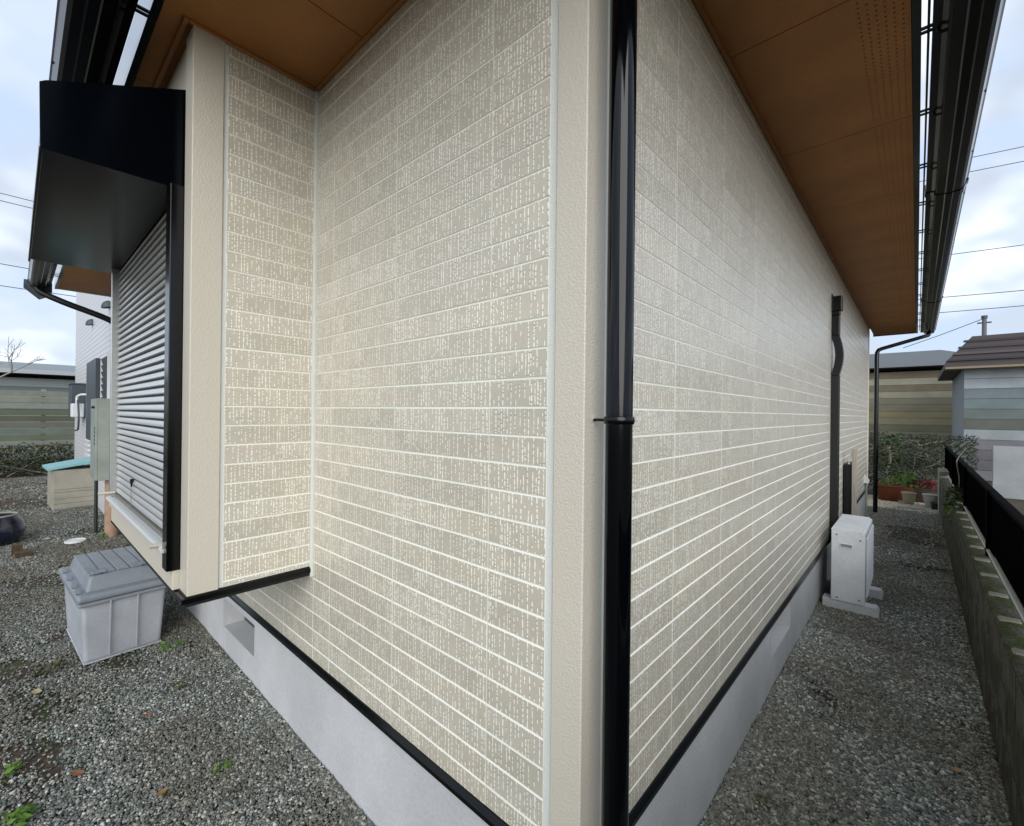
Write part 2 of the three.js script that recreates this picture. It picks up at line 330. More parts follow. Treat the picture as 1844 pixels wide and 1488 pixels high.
// one brick in its own plane: u along the wall, y up, n outwards
function brickGeo(u0, u1, y0, y1, face, dir) {
  const gap = 0.0013, w0 = u0 + gap, w1 = u1 - gap; let a = y0 + 0.0018, b = y1 - 0.0016;
  const d = -0.0040, bt = 0.0028, bs = 0.0005;       // depth of the joint, top bevel, side bevel
  a += rr(-0.0004, 0.0004); b += rr(-0.0004, 0.0004);
  const band = Math.floor(rnd() * 7), off = rnd(), flip = rnd() < 0.5 ? 1 : -1;
  const V = (u, y) => [off + flip * (u - w0) / 0.47, (band + 0.06 + 0.88 * (y - a) / 0.0705) / 8];
  const E = [0.5, 7.5 / 8];
  const pos = [], uv = [];
  const pt = (u, y, n) => face === 'A' ? [u, y, n] : [n, y, u];
  const quad = (p, t) => { const id = [0, 1, 2, 0, 2, 3]; for (const k of (dir > 0 ? id : [0, 2, 1, 0, 3, 2])) { pos.push(...pt(...p[k])); uv.push(...t[k]); } };
  const f0 = w0 + bs, f1 = w1 - bs, fb = a + 0.0014, ft = b - bt;
  quad([[f0, fb, 0], [f1, fb, 0], [f1, ft, 0], [f0, ft, 0]], [V(f0, fb), V(f1, fb), V(f1, ft), V(f0, ft)]);
  quad([[f0, ft, 0], [f1, ft, 0], [w1, b, -0.0026], [w0, b, -0.0026]], [E, E, E, E]);
  quad([[w0, b, -0.0026], [w1, b, -0.0026], [w1, b, d], [w0, b, d]], [E, E, E, E]);
  quad([[w0, a, d], [w1, a, d], [f1, fb, 0], [f0, fb, 0]], [E, E, E, E]);
  quad([[w0, a, d], [f0, fb, 0], [f0, ft, 0], [w0, b, d]], [E, E, E, E]);
  quad([[f1, fb, 0], [w1, a, d], [w1, b, d], [f1, ft, 0]], [E, E, E, E]);
  const g = new THREE.BufferGeometry(); g.setAttribute('position', new THREE.Float32BufferAttribute(pos, 3));
  g.setAttribute('uv', new THREE.Float32BufferAttribute(uv, 2)); g.computeVertexNormals(); return g;
}
function courses(yb, yt) { const o = []; for (let r = Math.floor(yb / RP) - 1; r <= Math.ceil(yt / RP); r++) { const a = Math.max(yb, r * RP), b = Math.min(yt, (r + 1) * RP); if (b - a > 0.012) o.push([a, b]); } return o; }
{
  // front wall
  const wa = part('wall', bx(-7, -0.08, YB - 0.02, SF + 0.05, -0.12, -0.0037), M.grout, house);
  const edA = [-0.106, ...JA.filter(x => x > -1.4), -1.4];
  for (const [a, b] of courses(YB, YT)) for (let i = 0; i + 1 < edA.length; i++) part('siding_brick', brickGeo(edA[i + 1], edA[i], a, b, 'A', 1), pick(M.sidings), wa);
  const edU = [-1.4, -1.72, -2.19, -2.66, -3.13, -3.6];
  for (const [a, b] of courses(YB, -0.752)) for (let i = 0; i + 1 < edU.length; i++) part('siding_brick', brickGeo(edU[i + 1], edU[i], a, b, 'A', 1), pick(M.sidings), wa);
  part('sealant', bx(-0.108, -0.078, YB, YT, -0.02, -0.0015), M.caulk, wa);
  // far stretch of the front wall, hidden behind the bay
  const far = []; for (const [a, b] of courses(YB, YT)) for (let k = 0; k < 7; k++) far.push(brickGeo(-3.6 - 0.47 * (k + 1), -3.6 - 0.47 * k, a, b, 'A', 1));
  const fm = part('siding_bricks', merge(far), M.siding, wa); fm.userData.kind = 'stuff';
  // side wall
  const wb = part('wall', bx(-0.12, -0.0037, YB - 0.02, SF + 0.05, -8.3, -0.122), M.grout, house);
  const edB = [-0.106, ...JB.filter(z => z > -8.2), -8.22], rest = [];
  for (const [a, b] of courses(YB, YT)) for (let i = 0; i + 1 < edB.length; i++) {
    const g = brickGeo(edB[i + 1], edB[i], a, b, 'B', -1);
    if (i < 3) part('siding_brick', g, pick(M.sidings), wb); else rest.push(g);
  }
  const rm = part('siding_bricks', merge(rest), M.siding, wb); rm.userData.kind = 'stuff';
  part('sealant', bx(-0.02, -0.0015, YB, YT, -0.108, -0.078), M.caulk, wb);
  part('corner_trim', bx(-0.05, 0.008, YB, YT, -8.305, -8.222, 0.003), M.post, house);
  part('wall', bx(-7, -0.12, G, SF + 0.05, -8.3, -8.2), M.beige, house);
  part('wall', bx(-7, -6.9, G, SF + 0.05, -8.2, -0.122), M.beige, house);
  // corner post
  part('corner_post', bx(-0.080, 0.009, YB - 0.004, YT + 0.004, -0.080, 0.009, 0.004), M.post, house);
  // base flashing
  part('base_flashing', prism([[-0.01, -1.120], [0.004, -1.121], [0.016, -1.132], [0.016, -1.146], [0.010, -1.152], [-0.01, -1.152]], 'x', -7, 0.016), M.black, house);
  part('base_flashing', prism([[-0.01, -1.120], [0.004, -1.121], [0.0155, -1.132], [0.0155, -1.146], [0.010, -1.1515], [-0.01, -1.1515]], 'z', -8.3, -0.011), M.black, house);
}
// foundation with vent openings: butted blocks around each opening
{
  const F0 = G - 0.05, F1 = -1.150, fo = -0.012;
  function run(alongX, s0, s1, vents) {
    let a = s0; const mk = (p, q, y0, y1, d0, d1, m, n) => part(n, alongX ? bx(Math.min(p, q), Math.max(p, q), y0, y1, d0, d1) : bx(d0, d1, y0, y1, Math.min(p, q), Math.max(p, q)), m, house);
    for (const [v0, v1, y0, y1] of vents) {
      mk(a, v0, F0, F1, -0.16, fo, M.conc, 'foundation');
      mk(v0 + Math.sign(s1 - s0) * 0.0015, v1 - Math.sign(s1 - s0) * 0.0015, F0, y0, -0.14, fo - 0.0025, M.conc, 'foundation');
      mk(v0, v1, y1, F1, -0.14, fo - 0.001, M.conc, 'foundation');
      const w = Math.abs(v1 - v0), m0 = v0, m1 = v0 + Math.sign(s1 - s0) * w * 0.42;
      mk(m0, m1, y0, y1, -0.14, fo - 0.118, M.concDark, 'vent_shade_panel'); mk(m1, v1, y0, y1, -0.14, fo - 0.122, M.slate, 'vent_shade_panel');  // back of the opening coloured dark to stand for its inner shade
      a = v1;
    }
    mk(a, s1, F0, F1, -0.14, fo, M.conc, 'foundation');
  }
  run(true, fo, -7, [[-2.15, -2.70, -1.395, -1.215]]);
  run(false, -0.14, -8.3, [[-1.945, -2.46, -1.375, -1.185], [-6.1, -6.6, -1.375, -1.185]]);
}
// bay window box
const BX = -1.415, BZ = 0.452;
{
  const bay = part('bay', bx(-3.16, BX - 0.0037, -0.706, SF + 0.05, -0.004, BZ - 0.004), M.grout, house);
  for (const [a, b] of courses(-0.704, YT)) { const g = brickGeo(0.010, 0.348, a, b, 'B', -1); g.translate(BX, 0, 0); part('siding_brick', g, pick(M.sidings), bay); }
  part('sealant', bx(BX - 0.02, BX - 0.0015, -0.704, YT, 0.346, 0.366), M.caulk, bay);
  part('sealant', bx(BX - 0.003, BX + 0.013, -0.752, YT, -0.004, 0.0115, 0.003), M.caulk, bay);
  part('corner_post', bx(-1.512, BX + 0.006, -0.708, YT + 0.004, 0.362, 0.464, 0.004), M.post, bay);
  part('panel', bx(-3.14, -1.513, 1.20, YT, BZ - 0.004, BZ + 0.003), M.beige, bay);
  part('panel', bx(-1.585, -1.513, -0.64, 1.2, BZ - 0.004, BZ + 0.002), M.beige, bay);
  // black drip strip round the bottom
  part('drip_strip', bx(-3.19, BX + 0.004, -0.746, -0.708, -0.004, 0.468, 0.002), M.blackMatt, bay);
  part('drip_strip', merge([bx(BX + 0.0045, BX + 0.012, -0.732, -0.712, 0.010, 0.480, 0.002), bx(-3.19, BX + 0.0044, -0.732, -0.712, 0.4685, 0.480, 0.002)]), M.black, bay);
  // mouldings under the sill
  part('moulding', bx(-3.12, -1.523, -0.708, -0.612, BZ - 0.02, 0.486, 0.003), M.beige, bay);
  part('moulding', bx(-3.12, -1.523, -0.6115, -0.570, BZ - 0.02, 0.498, 0.003), M.beige, bay);
  part('sill', merge([bx(-3.10, -1.56, -0.569, -0.556, BZ - 0.01, 0.516, 0.002), bx(-3.09, -1.59, -0.556, -0.548, 0.494, 0.514, 0.002)]), M.sill, bay);
  part('sill_channel', bx(-3.08, -1.59, -0.5555, -0.536, BZ, 0.4755), M.aluDull, bay);
  part('sill_peg', merge([cyl(0.010, 0.007, 0.062, 12).rotateX(Math.PI / 2).translate(-1.605, -0.545, 0.512)]), M.beige, bay);
  part('sill_peg', merge([cyl(0.010, 0.007, 0.078, 12).rotateX(Math.PI / 2).translate(-3.065, -0.528, 0.514)]), M.beige, bay);
  part('jamb', bx(-1.590, -1.518, -0.632, 0.842, BZ - 0.005, 0.506, 0.003), M.black, bay);
  part('jamb', bx(-3.105, -3.070, -0.56, 0.842, BZ - 0.005, 0.500, 0.002), M.alu, bay);
  // black sheet behind the slats, painting the shade of their gaps as colour
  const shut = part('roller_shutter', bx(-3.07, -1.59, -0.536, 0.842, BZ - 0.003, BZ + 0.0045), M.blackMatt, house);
  const n = 38, p = (0.842 + 0.532) / n, prof = [];
  const z0 = BZ + 0.0065;
  prof.push([z0 - 0.0015, 0.0036], [z0 + 0.0085, 0.0042], [z0 + 0.0115, 0.0076]);
  for (let k = 1; k <= 6; k++) prof.push([z0 + 0.0115 - 0.0075 * (k / 6) ** 1.5, 0.0076 + (p - 0.0136) * k / 6]);
  prof.push([z0 - 0.0015, p - 0.0056]);
  const slat = quadStrip(prof, 'x', -3.068, -1.592);
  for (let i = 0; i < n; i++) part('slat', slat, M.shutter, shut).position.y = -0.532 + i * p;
  part('shutter_lock', merge([cyl(0.012, 0.012, 0.014, 14).rotateX(Math.PI / 2).translate(-2.52, -0.40, z0 + 0.013), bx(-2.531, -2.509, -0.43, -0.40, z0 + 0.012, z0 + 0.018, 0.003)]), M.black, shut);
  part('pull_cord', cyl(0.0016, 0.0016, 0.14, 6).translate(-2.52, -0.49, z0 + 0.016), M.aluDull, shut);
  // hood over the shutter
  const hood = part('awning', prism([[BZ - 0.002, 0.842], [0.838, 0.842], [0.838, 1.034], [0.83, 1.044], [BZ - 0.002, 1.215]], 'x', -3.22, -1.558), M.hood, house);
  part('side_plate', prism([[BZ + 0.001, 0.832], [0.846, 0.826], [0.849, 1.040], [0.834, 1.052], [BZ + 0.001, 1.226]], 'x', -1.5575, -1.532), M.hood, hood);
  part('lip', bx(-3.22, -1.558, 0.826, 0.8415, 0.8385, 0.848, 0.002), M.hood, hood);
}
// downpipe on the corner
{
  const px = 0.078, pz = -0.029, pr = 0.0305;
  const dp = part('downpipe', cyl(pr, pr, 3.02, 40).translate(px, -0.04, pz), M.pipe, house);
  for (const y of [-0.030, 1.27, -1.42]) {
    const c = sub('pipe_clip', dp);
    part('collar', merge([new THREE.LatheGeometry([[pr + .0004, -.009], [pr + .0035, -.008], [pr + .0048, 0], [pr + .0035, .008], [pr + .0004, .009]].map(p => new THREE.Vector2(...p)), 40).translate(px, y, pz), bx(px + 0.004, px + 0.016, y - 0.011, y + 0.008, pz - pr - 0.014, pz - pr - 0.002, 0.003)]), M.black, c).name = 'pipe_clip';
    part('pipe_clip_arm', cyl(0.0036, 0.0036, 0.044, 10).rotateZ(Math.PI / 2).translate(0.026, y, pz), M.black, c);
  }
  // flatten: clips are sub-parts, not groups of groups
  for (const c of dp.children.slice()) if (c.isGroup) { for (const k of c.children.slice()) dp.add(k); dp.remove(c); }
  const scar = new THREE.IcosahedronGeometry(0.009, 1).scale(0.35, 1.1, 1).translate(0.0095, -0.026, pz - 0.002); part('putty_patch', scar.toNonIndexed(), M.caulk, house);
}
// soffits
const SB = [0.012, -1.012, -1.937, -2.862, -3.787, -4.712, -5.637, -6.562, -7.487, -8.412, -9.2];
{
  const holes = [];
  function panelB(z0, z1, perforated) {
    const s = new THREE.Shape(); s.moveTo(0.014, -z0 + 0.0024); s.lineTo(EX - 0.002, -z0 + 0.0024); s.lineTo(EX - 0.002, -z1 - 0.0024); s.lineTo(0.014, -z1 - 0.0024);
    if (perforated) for (let k = 0; k < 6; k++) for (let z = -z0 + 0.034; z < -z1 - 0.03; z += 0.0262) { const h = new THREE.Path(); h.absarc(0.418 + 0.0236 * k, z, 0.0040, 0, Math.PI * 2, true); s.holes.push(h); }
    const g = new THREE.ExtrudeGeometry(s, { depth: 0.007, bevelEnabled: false, curveSegments: 3 }); g.rotateX(-Math.PI / 2); g.translate(0, SF, 0);
    return boxUV(g.index ? g.toNonIndexed() : g);
  }
  for (let i = 0; i + 1 < SB.length; i++) part('soffit_panel', panelB(SB[i], SB[i + 1], true), M.soffit, house);
  const SA = [EX, -1.003, -1.93, -2.86, -3.79, -4.72, -5.65, -6.58, -7.0];
  for (let i = 0; i + 1 < SA.length; i++) part('soffit_panel', bx(SA[i + 1] + 0.0022, SA[i] - (i ? 0.0022 : 0.002), SF, SF + 0.007, 0.014, EX - 0.002), M.soffit, house);
  part('soffit_shade_sheet', bx(0.008, EX, SF + 0.0085, SF + 0.02, -9.2, 0.0125), M.void, house);  // black sheet standing in for the dark hollow above holes and seams
  part('soffit_shade_sheet', bx(-7, EX, SF + 0.0085, SF + 0.02, 0.0135, EX), M.void, house);
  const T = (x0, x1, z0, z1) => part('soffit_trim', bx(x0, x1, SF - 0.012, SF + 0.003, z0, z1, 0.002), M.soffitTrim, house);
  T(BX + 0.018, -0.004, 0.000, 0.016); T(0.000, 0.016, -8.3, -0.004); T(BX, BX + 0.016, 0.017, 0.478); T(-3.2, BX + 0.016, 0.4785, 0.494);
  part('fascia', prism([[EX, SF - 0.016], [EX + 0.026, SF - 0.016], [EX + 0.026, SF + 0.15], [EX, SF + 0.15]], 'x', -7.02, EX), M.fascia, house);
  part('fascia', prism([[EX, SF - 0.016], [EX + 0.026, SF - 0.016], [EX + 0.026, SF + 0.15], [EX, SF + 0.15]], 'z', -9.22, EX + 0.026), M.fascia, house);
  part('eave_end', bx(-7.02, -7.001, SF - 0.014, SF + 0.15, -0.0, EX - 0.001), M.white, house);
  part('eave_end', bx(0.0, EX - 0.001, SF - 0.014, SF + 0.15, -9.22, -9.2015), M.blackMatt, house);
  // roof: thin sloped sheets rising from the fascia to a ridge
  const roof = sub('roof', house);
  const e = EX + 0.026, y0 = SF + 0.15, W = 7.02 + e, L = 9.22 + e, hgt = 1.6, in_ = 3.2;
  const c = [[-7.02, e], [e, e], [e, -9.22], [-7.02, -9.22]], t = [[-7.02 + in_, e - in_], [e - in_, e - in_], [e - in_, -9.22 + in_], [-7.02 + in_, -9.22 + in_]];
  const pos = []; for (let i = 0; i < 4; i++) { const j = (i + 1) % 4; const A = [c[i][0], y0, c[i][1]], B = [c[j][0], y0, c[j][1]], C = [t[j][0], y0 + hgt, t[j][1]], D = [t[i][0], y0 + hgt, t[i][1]]; pos.push(...A, ...B, ...C, ...A, ...C, ...D); }
  { const A = t.map(q => [q[0], y0 + hgt, q[1]]); pos.push(...A[0], ...A[1], ...A[2], ...A[0], ...A[2], ...A[3]); }
  const rg = new THREE.BufferGeometry(); rg.setAttribute('position', new THREE.Float32BufferAttribute(pos, 3)); rg.computeVertexNormals(); boxUV(rg);
  const rm = new THREE.Mesh(rg, S(0x2a2c30, 0.6)); rm.name = 'roof'; house.remove(roof); house.add(rm); shade(rm);
  // gutters: box gutters hung off the fascia on brackets
  const gp = [[0.614, 1.470], [0.614, 1.418], [0.640, 1.416], [0.655, 1.412], [0.658, 1.396], [0.664, 1.390], [0.700, 1.386], [0.706, 1.383], [0.735, 1.383], [0.741, 1.386], [0.770, 1.388], [0.783, 1.398], [0.797, 1.440], [0.803, 1.446], [0.803, 1.452]];
  const inner = gp.slice().reverse().map(([a, b]) => [a + (a > 0.73 ? -0.003 : 0.003), b + 0.003]);
  const prof = [...gp, ...inner];
  const ga = part('gutter', prism(prof, 'x', -7.06, 0.803), M.gutter, house), gb = part('gutter', prism(prof, 'z', -9.3, 0.654), M.gutter, house);
  const grow = k => gp.map(([a, b]) => [a + (a - 0.729) * k, b - 0.004 - (b < 1.44 ? 0.001 : 0)]);
  const sleeve = q => [...grow(0.05), ...q];
  const sl = gp.map(([a, b]) => [0.729 + (a - 0.729) * 1.05, b - 0.004]), slIn = gp.slice().reverse().map(([a, b]) => [0.729 + (a - 0.729) * 1.008, b - 0.0005]);
  for (const z of [-3.02, -6.6]) part('gutter_joint', prism([...sl, ...slIn], 'z', z - 0.035, z + 0.035), M.black, gb);
  part('gutter_joint', prism([...sl, ...slIn], 'x', -4.2, -4.13), M.black, ga);
  part('end_cap', prism(gp, 'x', -7.066, -7.06), M.black, ga); part('end_cap', prism(gp, 'z', -9.306, -9.3), M.black, gb);
  const brA = x => merge([bx(x - 0.007, x + 0.007, 1.436, 1.442, EX + 0.020, 0.80), bx(x - 0.007, x + 0.007, 1.420, 1.425, EX + 0.020, 0.628), bx(x - 0.008, x + 0.008, 1.398, 1.402, 0.632, 0.664), prism([[0.632, 1.402], [0.637, 1.402], [0.622, 1.440], [0.617, 1.440]], 'x', x - 0.005, x + 0.005)]);
  const brB = z => merge([bx(EX + 0.020, 0.80, 1.436, 1.442, z - 0.007, z + 0.007), bx(EX + 0.020, 0.628, 1.420, 1.425, z - 0.007, z + 0.007), bx(0.632, 0.664, 1.398, 1.402, z - 0.008, z + 0.008), prism([[0.632, 1.402], [0.637, 1.402], [0.622, 1.440], [0.617, 1.440]], 'z', z - 0.005, z + 0.005)]);
  for (let z = -0.76; z > -9.1; z -= 0.61) part('gutter_bracket', brB(z), M.black, gb);
  for (let x = -0.30; x > -7; x -= 0.61) part('gutter_bracket', brA(x), M.black, ga);
  part('eave_cable', tube([[0.603, 1.435, 0.4], [0.604, 1.43, -2], [0.603, 1.435, -4.2], [0.604, 1.43, -6.5], [0.603, 1.435, -9.2]], 0.004, 40, 8), M.blackMatt, gb);
  // downpipe at the far end of the side wall
  part('downpipe', tube([[0.72, 1.39, -9.1], [0.71, 1.33, -9.05], [0.60, 1.27, -8.85], [0.25, 1.13, -8.55], [0.12, 1.07, -8.42], [0.095, 0.98, -8.40], [0.095, 0.5, -8.40], [0.095, -1.56, -8.40]], 0.030, 80, 14), M.black, house);
  // drain branch at the far end of the front eave
  part('downpipe', tube([[-7.0, 1.40, 0.73], [-6.98, 1.33, 0.70], [-6.9, 1.23, 0.50], [-6.85, 1.12, 0.20], [-6.85, 1.05, 0.06], [-6.85, 0.9, 0.05], [-6.85, -1.5, 0.05]], 0.035, 60, 12), M.blackMatt, house);
  part('eave_tip', prism([[0.60, 1.47], [0.60, 1.36], [0.70, 1.30], [0.83, 1.42], [0.83, 1.47]], 'x', -7.35, -7.068), M.slate, house);
}
// tap box near the far end of the side wall
{ const t = thing('wall_tap', 'small white hooded box low on the far end of the side wall', 'outlet', [0, -0.95, -7.75]);
  part('hood', prism([[-0.01, -0.06], [0.05, -0.06], [0.055, -0.02], [0.0, 0.07], [-0.01, 0.07]], 'z', -0.06, 0.06), M.white, t);
  part('stem', cyl(0.016, 0.016, 0.50, 12).translate(0.02, -0.31, 0), M.greyBox, t); }

// ================================================================ SIDE PASSAGE
// line cover running down the wall to the outdoor unit
{
  const t = thing('pipe_cover', 'black trunking running down the beige wall behind the outdoor unit', 'trunking', [0, 0, -4.10]);
  part('cap', merge([bx(-0.004, 0.076, 0.94, 1.075, -0.045, 0.045, 0.008), bx(-0.004, 0.006, 0.93, 1.10, -0.05, 0.05, 0.003), bx(0.0, 0.062, 0.905, 0.9395, -0.036, 0.036, 0.006)]), M.black, t);
  part('cover', bx(-0.004, 0.060, 0.72, 0.9045, -0.034, 0.034, 0.007), M.black, t);
  const cv = []; const N = 16;
  for (let i = 0; i < N; i++) { const y = 0.719 - 0.36 * (i + 1) / N, o = 0.030 * Math.sin(Math.PI * (i + 0.5) / N); cv.push(bx(-0.002 + o, 0.058 + o, y, y + 0.0235, -0.033, 0.033, 0.004)); }
  part('flexible_joint', merge(cv), M.blackMatt, t);
  part('cover', bx(-0.004, 0.062, -1.12, 0.3585, -0.035, 0.035, 0.007), M.blackMatt, t);
}
{
  const acSec = (x0, x1, y0, y1, r) => { const o = [[x0, y0], [x1, y0]]; for (let k = 0; k <= 6; k++) { const a = k / 6 * Math.PI / 2; o.push([x1 - r + r * Math.cos(a), y1 - r + r * Math.sin(a)]); } o.push([x0, y1]); return o; };
  const t = thing('air_conditioner', 'white air conditioner outdoor unit on plastic feet beside the side wall', 'outdoor unit', [0.19, G, -3.87]);
  const b = part('casing', prism(acSec(-0.11, 0.105, 0.075, 0.632, 0.019), 'z', -0.365, 0.365), M.acWhite, t);
  part('lid', bx(-0.112, 0.086, 0.6325, 0.640, -0.367, 0.367, 0.003), M.acWhite, b);
  part('side_panel', prism(acSec(-0.106, 0.101, 0.080, 0.627, 0.017), 'z', 0.3655, 0.369), M.acWhite, b);
  const hd = part('handle', merge([bx(-0.055, 0.028, 0.500, 0.506, 0.3695, 0.374), bx(-0.055, 0.028, 0.530, 0.536, 0.3695, 0.374), bx(-0.055, -0.049, 0.506, 0.530, 0.3695, 0.374), bx(0.022, 0.028, 0.506, 0.530, 0.3695, 0.374)]), M.acWhite, b);
  part('recess', bx(-0.049, 0.022, 0.506, 0.530, 0.3692, 0.3700), M.acDark, b);
  for (const [x, y] of [[-0.075, 0.60], [0.075, 0.575], [-0.07, 0.100], [0.07, 0.112]]) part('screw', cyl(0.0055, 0.0062, 0.004, 10).rotateX(Math.PI / 2).translate(x, y, 0.371), M.screw, b);
  for (let i = 0; i < 24; i++) part('louvre', bx(0.1055, 0.118, 0.13 + i * 0.0195, 0.13 + i * 0.0195 + 0.008, -0.33, 0.33, 0.002), M.acWhite, b);
  part('grille_backing', bx(0.1051, 0.1062, 0.12, 0.60, -0.335, 0.335), M.acDark, b);
  part('valve_cover', prism([[-0.175, 0.42], [-0.112, 0.50], [-0.112, 0.22], [-0.15, 0.14], [-0.175, 0.12]], 'z', 0.03, 0.06), M.acWhite, t);
  for (const z of [0.31, -0.16]) part('foot', prism([[-0.165, 0], [0.19, 0], [0.19, 0.052], [0.176, 0.075], [-0.165, 0.075]], 'z', z - 0.05, z + 0.05), M.footWhite, t);
}
{
  const t = thing('panel_screen', 'black ribbed panel and grey weathered post standing against the side wall', 'screen', [0, G, -5.0]);
  const p = part('panel', bx(0.012, 0.074, 0, 1.035, -0.42, -0.02), M.blackMatt, t);
  for (let i = 0; i < 5; i++) part('rib', bx(0.016 + i * 0.0115, 0.021 + i * 0.0115, 0.01, 1.03, -0.0198, -0.013), M.blackMatt, p);
  const g = bx(0.079, 0.121, 0, 1.20, -0.045, 0.0, 0.006); const q = g.attributes.position; for (let i = 0; i < q.count; i++) q.setX(i, q.getX(i) + 0.006 * noise3.noise(0, q.getY(i) * 6, 1)); part('post', g, M.wood, t);
  part('latch', tube([[0.05, 1.03, -0.03], [0.06, 1.10, -0.03], [0.075, 1.16, -0.03]], 0.006, 10, 6), M.white, t);
}
// block wall with mossy top
{
  const t = thing('block_wall', 'low mossy concrete block wall along the side passage', 'wall', [0, 0, 0]);
  const X0 = 0.862, X1 = 0.985, H3 = [[G - 0.03, -1.353], [-1.349, -1.153], [-1.149, -0.968]];
  part('mortar', bx(X0 + 0.004, X1 - 0.004, G - 0.05, -0.975, -9.55, 1.2), M.concDark, t);
  H3.forEach(([a, b], c) => { for (let z = 1.2 - (c % 2) * 0.2; z > -9.5; z -= 0.4) { const z1 = Math.max(z - 0.396, -9.55); const o = rr(-0.0015, 0.0015);
    const m = (c === 2) ? M.block : M.block; const g = bx(X0 + o, X1 + o, a, b, z1, Math.min(z, 1.2), 0.004); const uv = g.attributes.uv, du = rnd() * 3, dv = rnd() * 3; for (let i = 0; i < uv.count; i++) uv.setXY(i, uv.getX(i) + du, uv.getY(i) + dv * 0.02); part('block', g, m, t); } });
  // uneven moss and soil on the top course
  const cap = new THREE.PlaneGeometry(0.118, 10.7, 8, 500); cap.rotateX(-Math.PI / 2); cap.translate(0.924, 0, -4.17);
  const p = cap.attributes.position; for (let i = 0; i < p.count; i++) { const x = p.getX(i), z = p.getZ(i), e = Math.min(1, Math.min(x - 0.865, 0.983 - x) / 0.02); p.setY(i, -0.964 + Math.max(-0.003, e * (0.004 + 0.016 * Math.max(0, fbm(x * 9, z * 5, 3, 4) + 0.15)))); }
  cap.computeVertexNormals(); const uv = cap.attributes.uv; for (let i = 0; i < uv.count; i++) uv.setXY(i, p.getX(i), p.getZ(i));
  const mo = part('moss', cap, M.blockMoss, t); mo.userData.kind = 'stuff';
  for (let z = -1.02; z > -6.5; z -= 0.40) { const g = bx(0.882 + rr(-.008, .008), 0.948, -0.966, -0.9475, z - 0.026, z + 0.026, 0.007); part('core_fill', g, M.lime, t); }
  part('end_block', bx(X0 - 0.012, X1 - 0.02, G, -0.86, -9.62, -8.9, 0.006), M.lime, t);
}
{
  const t = thing('metal_fence', 'black louvred metal fence with a silver bottom rail on the block wall', 'fence');
  const X = 0.972;
  part('rail', bx(0.940, 0.956, -0.918, -0.903, -10.4, 1.2, 0.003), M.railWhite, t);
  part('rail', bx(X - 0.02, X + 0.02, -0.530, -0.508, -10.4, 1.2, 0.003), M.fence, t);
  for (const z of [0.5, -1.52, -3.56, -5.58, -7.60, -9.62]) part('post', bx(0.938, 0.978, -0.985, -0.505, z - 0.02, z + 0.02, 0.003), M.fence, t);
  const sl = []; for (let z = 1.18; z > -10.4; z -= 0.030) { const g = new THREE.BoxGeometry(0.020, 0.375, 0.006); g.rotateY(0.6); g.translate(X, -0.72, z); sl.push(g); }
  const m = part('slats', merge(sl), M.fence, t); m.userData.kind = 'stuff';
  part('backing_sheet', bx(X + 0.014, X + 0.018, -0.905, -0.53, -10.4, 1.2), M.fence, t);
}

// ================================================================ FOLIAGE
const leafCols = { green: 0x33451c, dark: 0x1e2e14, bright: 0x567a24, red: 0x6b2b26, olive: 0x4a4f22 };
const leafMat = {}; for (const k in leafCols) leafMat[k] = new THREE.MeshPhysicalMaterial({ color: leafCols[k], roughness: 0.7, side: THREE.DoubleSide, transmission: 0.12, thickness: 0 });
function leaves(n, sizeA, sizeB, where) {       // folded leaf quads
  const pos = []; const v = [new THREE.Vector3(), new THREE.Vector3(), new THREE.Vector3(), new THREE.Vector3()], e = new THREE.Euler(), q = new THREE.Quaternion();
  for (let i = 0; i < n; i++) {
    const [x, y, z] = where(), s = rr(sizeA, sizeB); e.set(rr(-1.2, 1.2), rr(0, 6.28), rr(-1.2, 1.2)); q.setFromEuler(e);
    v[0].set(0, 0, -s); v[1].set(s * 0.45, s * 0.12, 0); v[2].set(0, 0, s); v[3].set(-s * 0.45, s * 0.12, 0);
    for (const k of v) { k.applyQuaternion(q); k.x += x; k.y += y; k.z += z; }
    for (const k of [0, 1, 2, 0, 2, 3]) pos.push(v[k].x, v[k].y, v[k].z);
  }
  const g = new THREE.BufferGeometry(); g.setAttribute('position', new THREE.Float32BufferAttribute(pos, 3)); g.computeVertexNormals(); return boxUV(g);
}
function blob(cx, cy, cz, rx, ry, rz) { return () => { for (;;) { const a = rr(-1, 1), b = rr(-1, 1), c = rr(-1, 1), d = a * a + b * b + c * c; if (d > 1) continue; if (d < 0.3 && rnd() < 0.6) continue; const k = 1 + 0.35 * noise3.noise(a * 2 + cx, b * 2 + cy, c * 2); return [cx + a * rx * k, cy + b * ry * k, cz + c * rz * k]; } }; }
function potGeo(rT, rB, h, lip = 0.02) {
  return new THREE.LatheGeometry([[0, 0], [rB, 0], [rT * 0.97, h - lip * 1.6], [rT * 1.05, h - lip * 1.5], [rT * 1.06, h], [rT * 0.93, h], [rT * 0.90, h - 0.05], [0, h - 0.055]].map(p => new THREE.Vector2(...p)), 28).toNonIndexed();
}
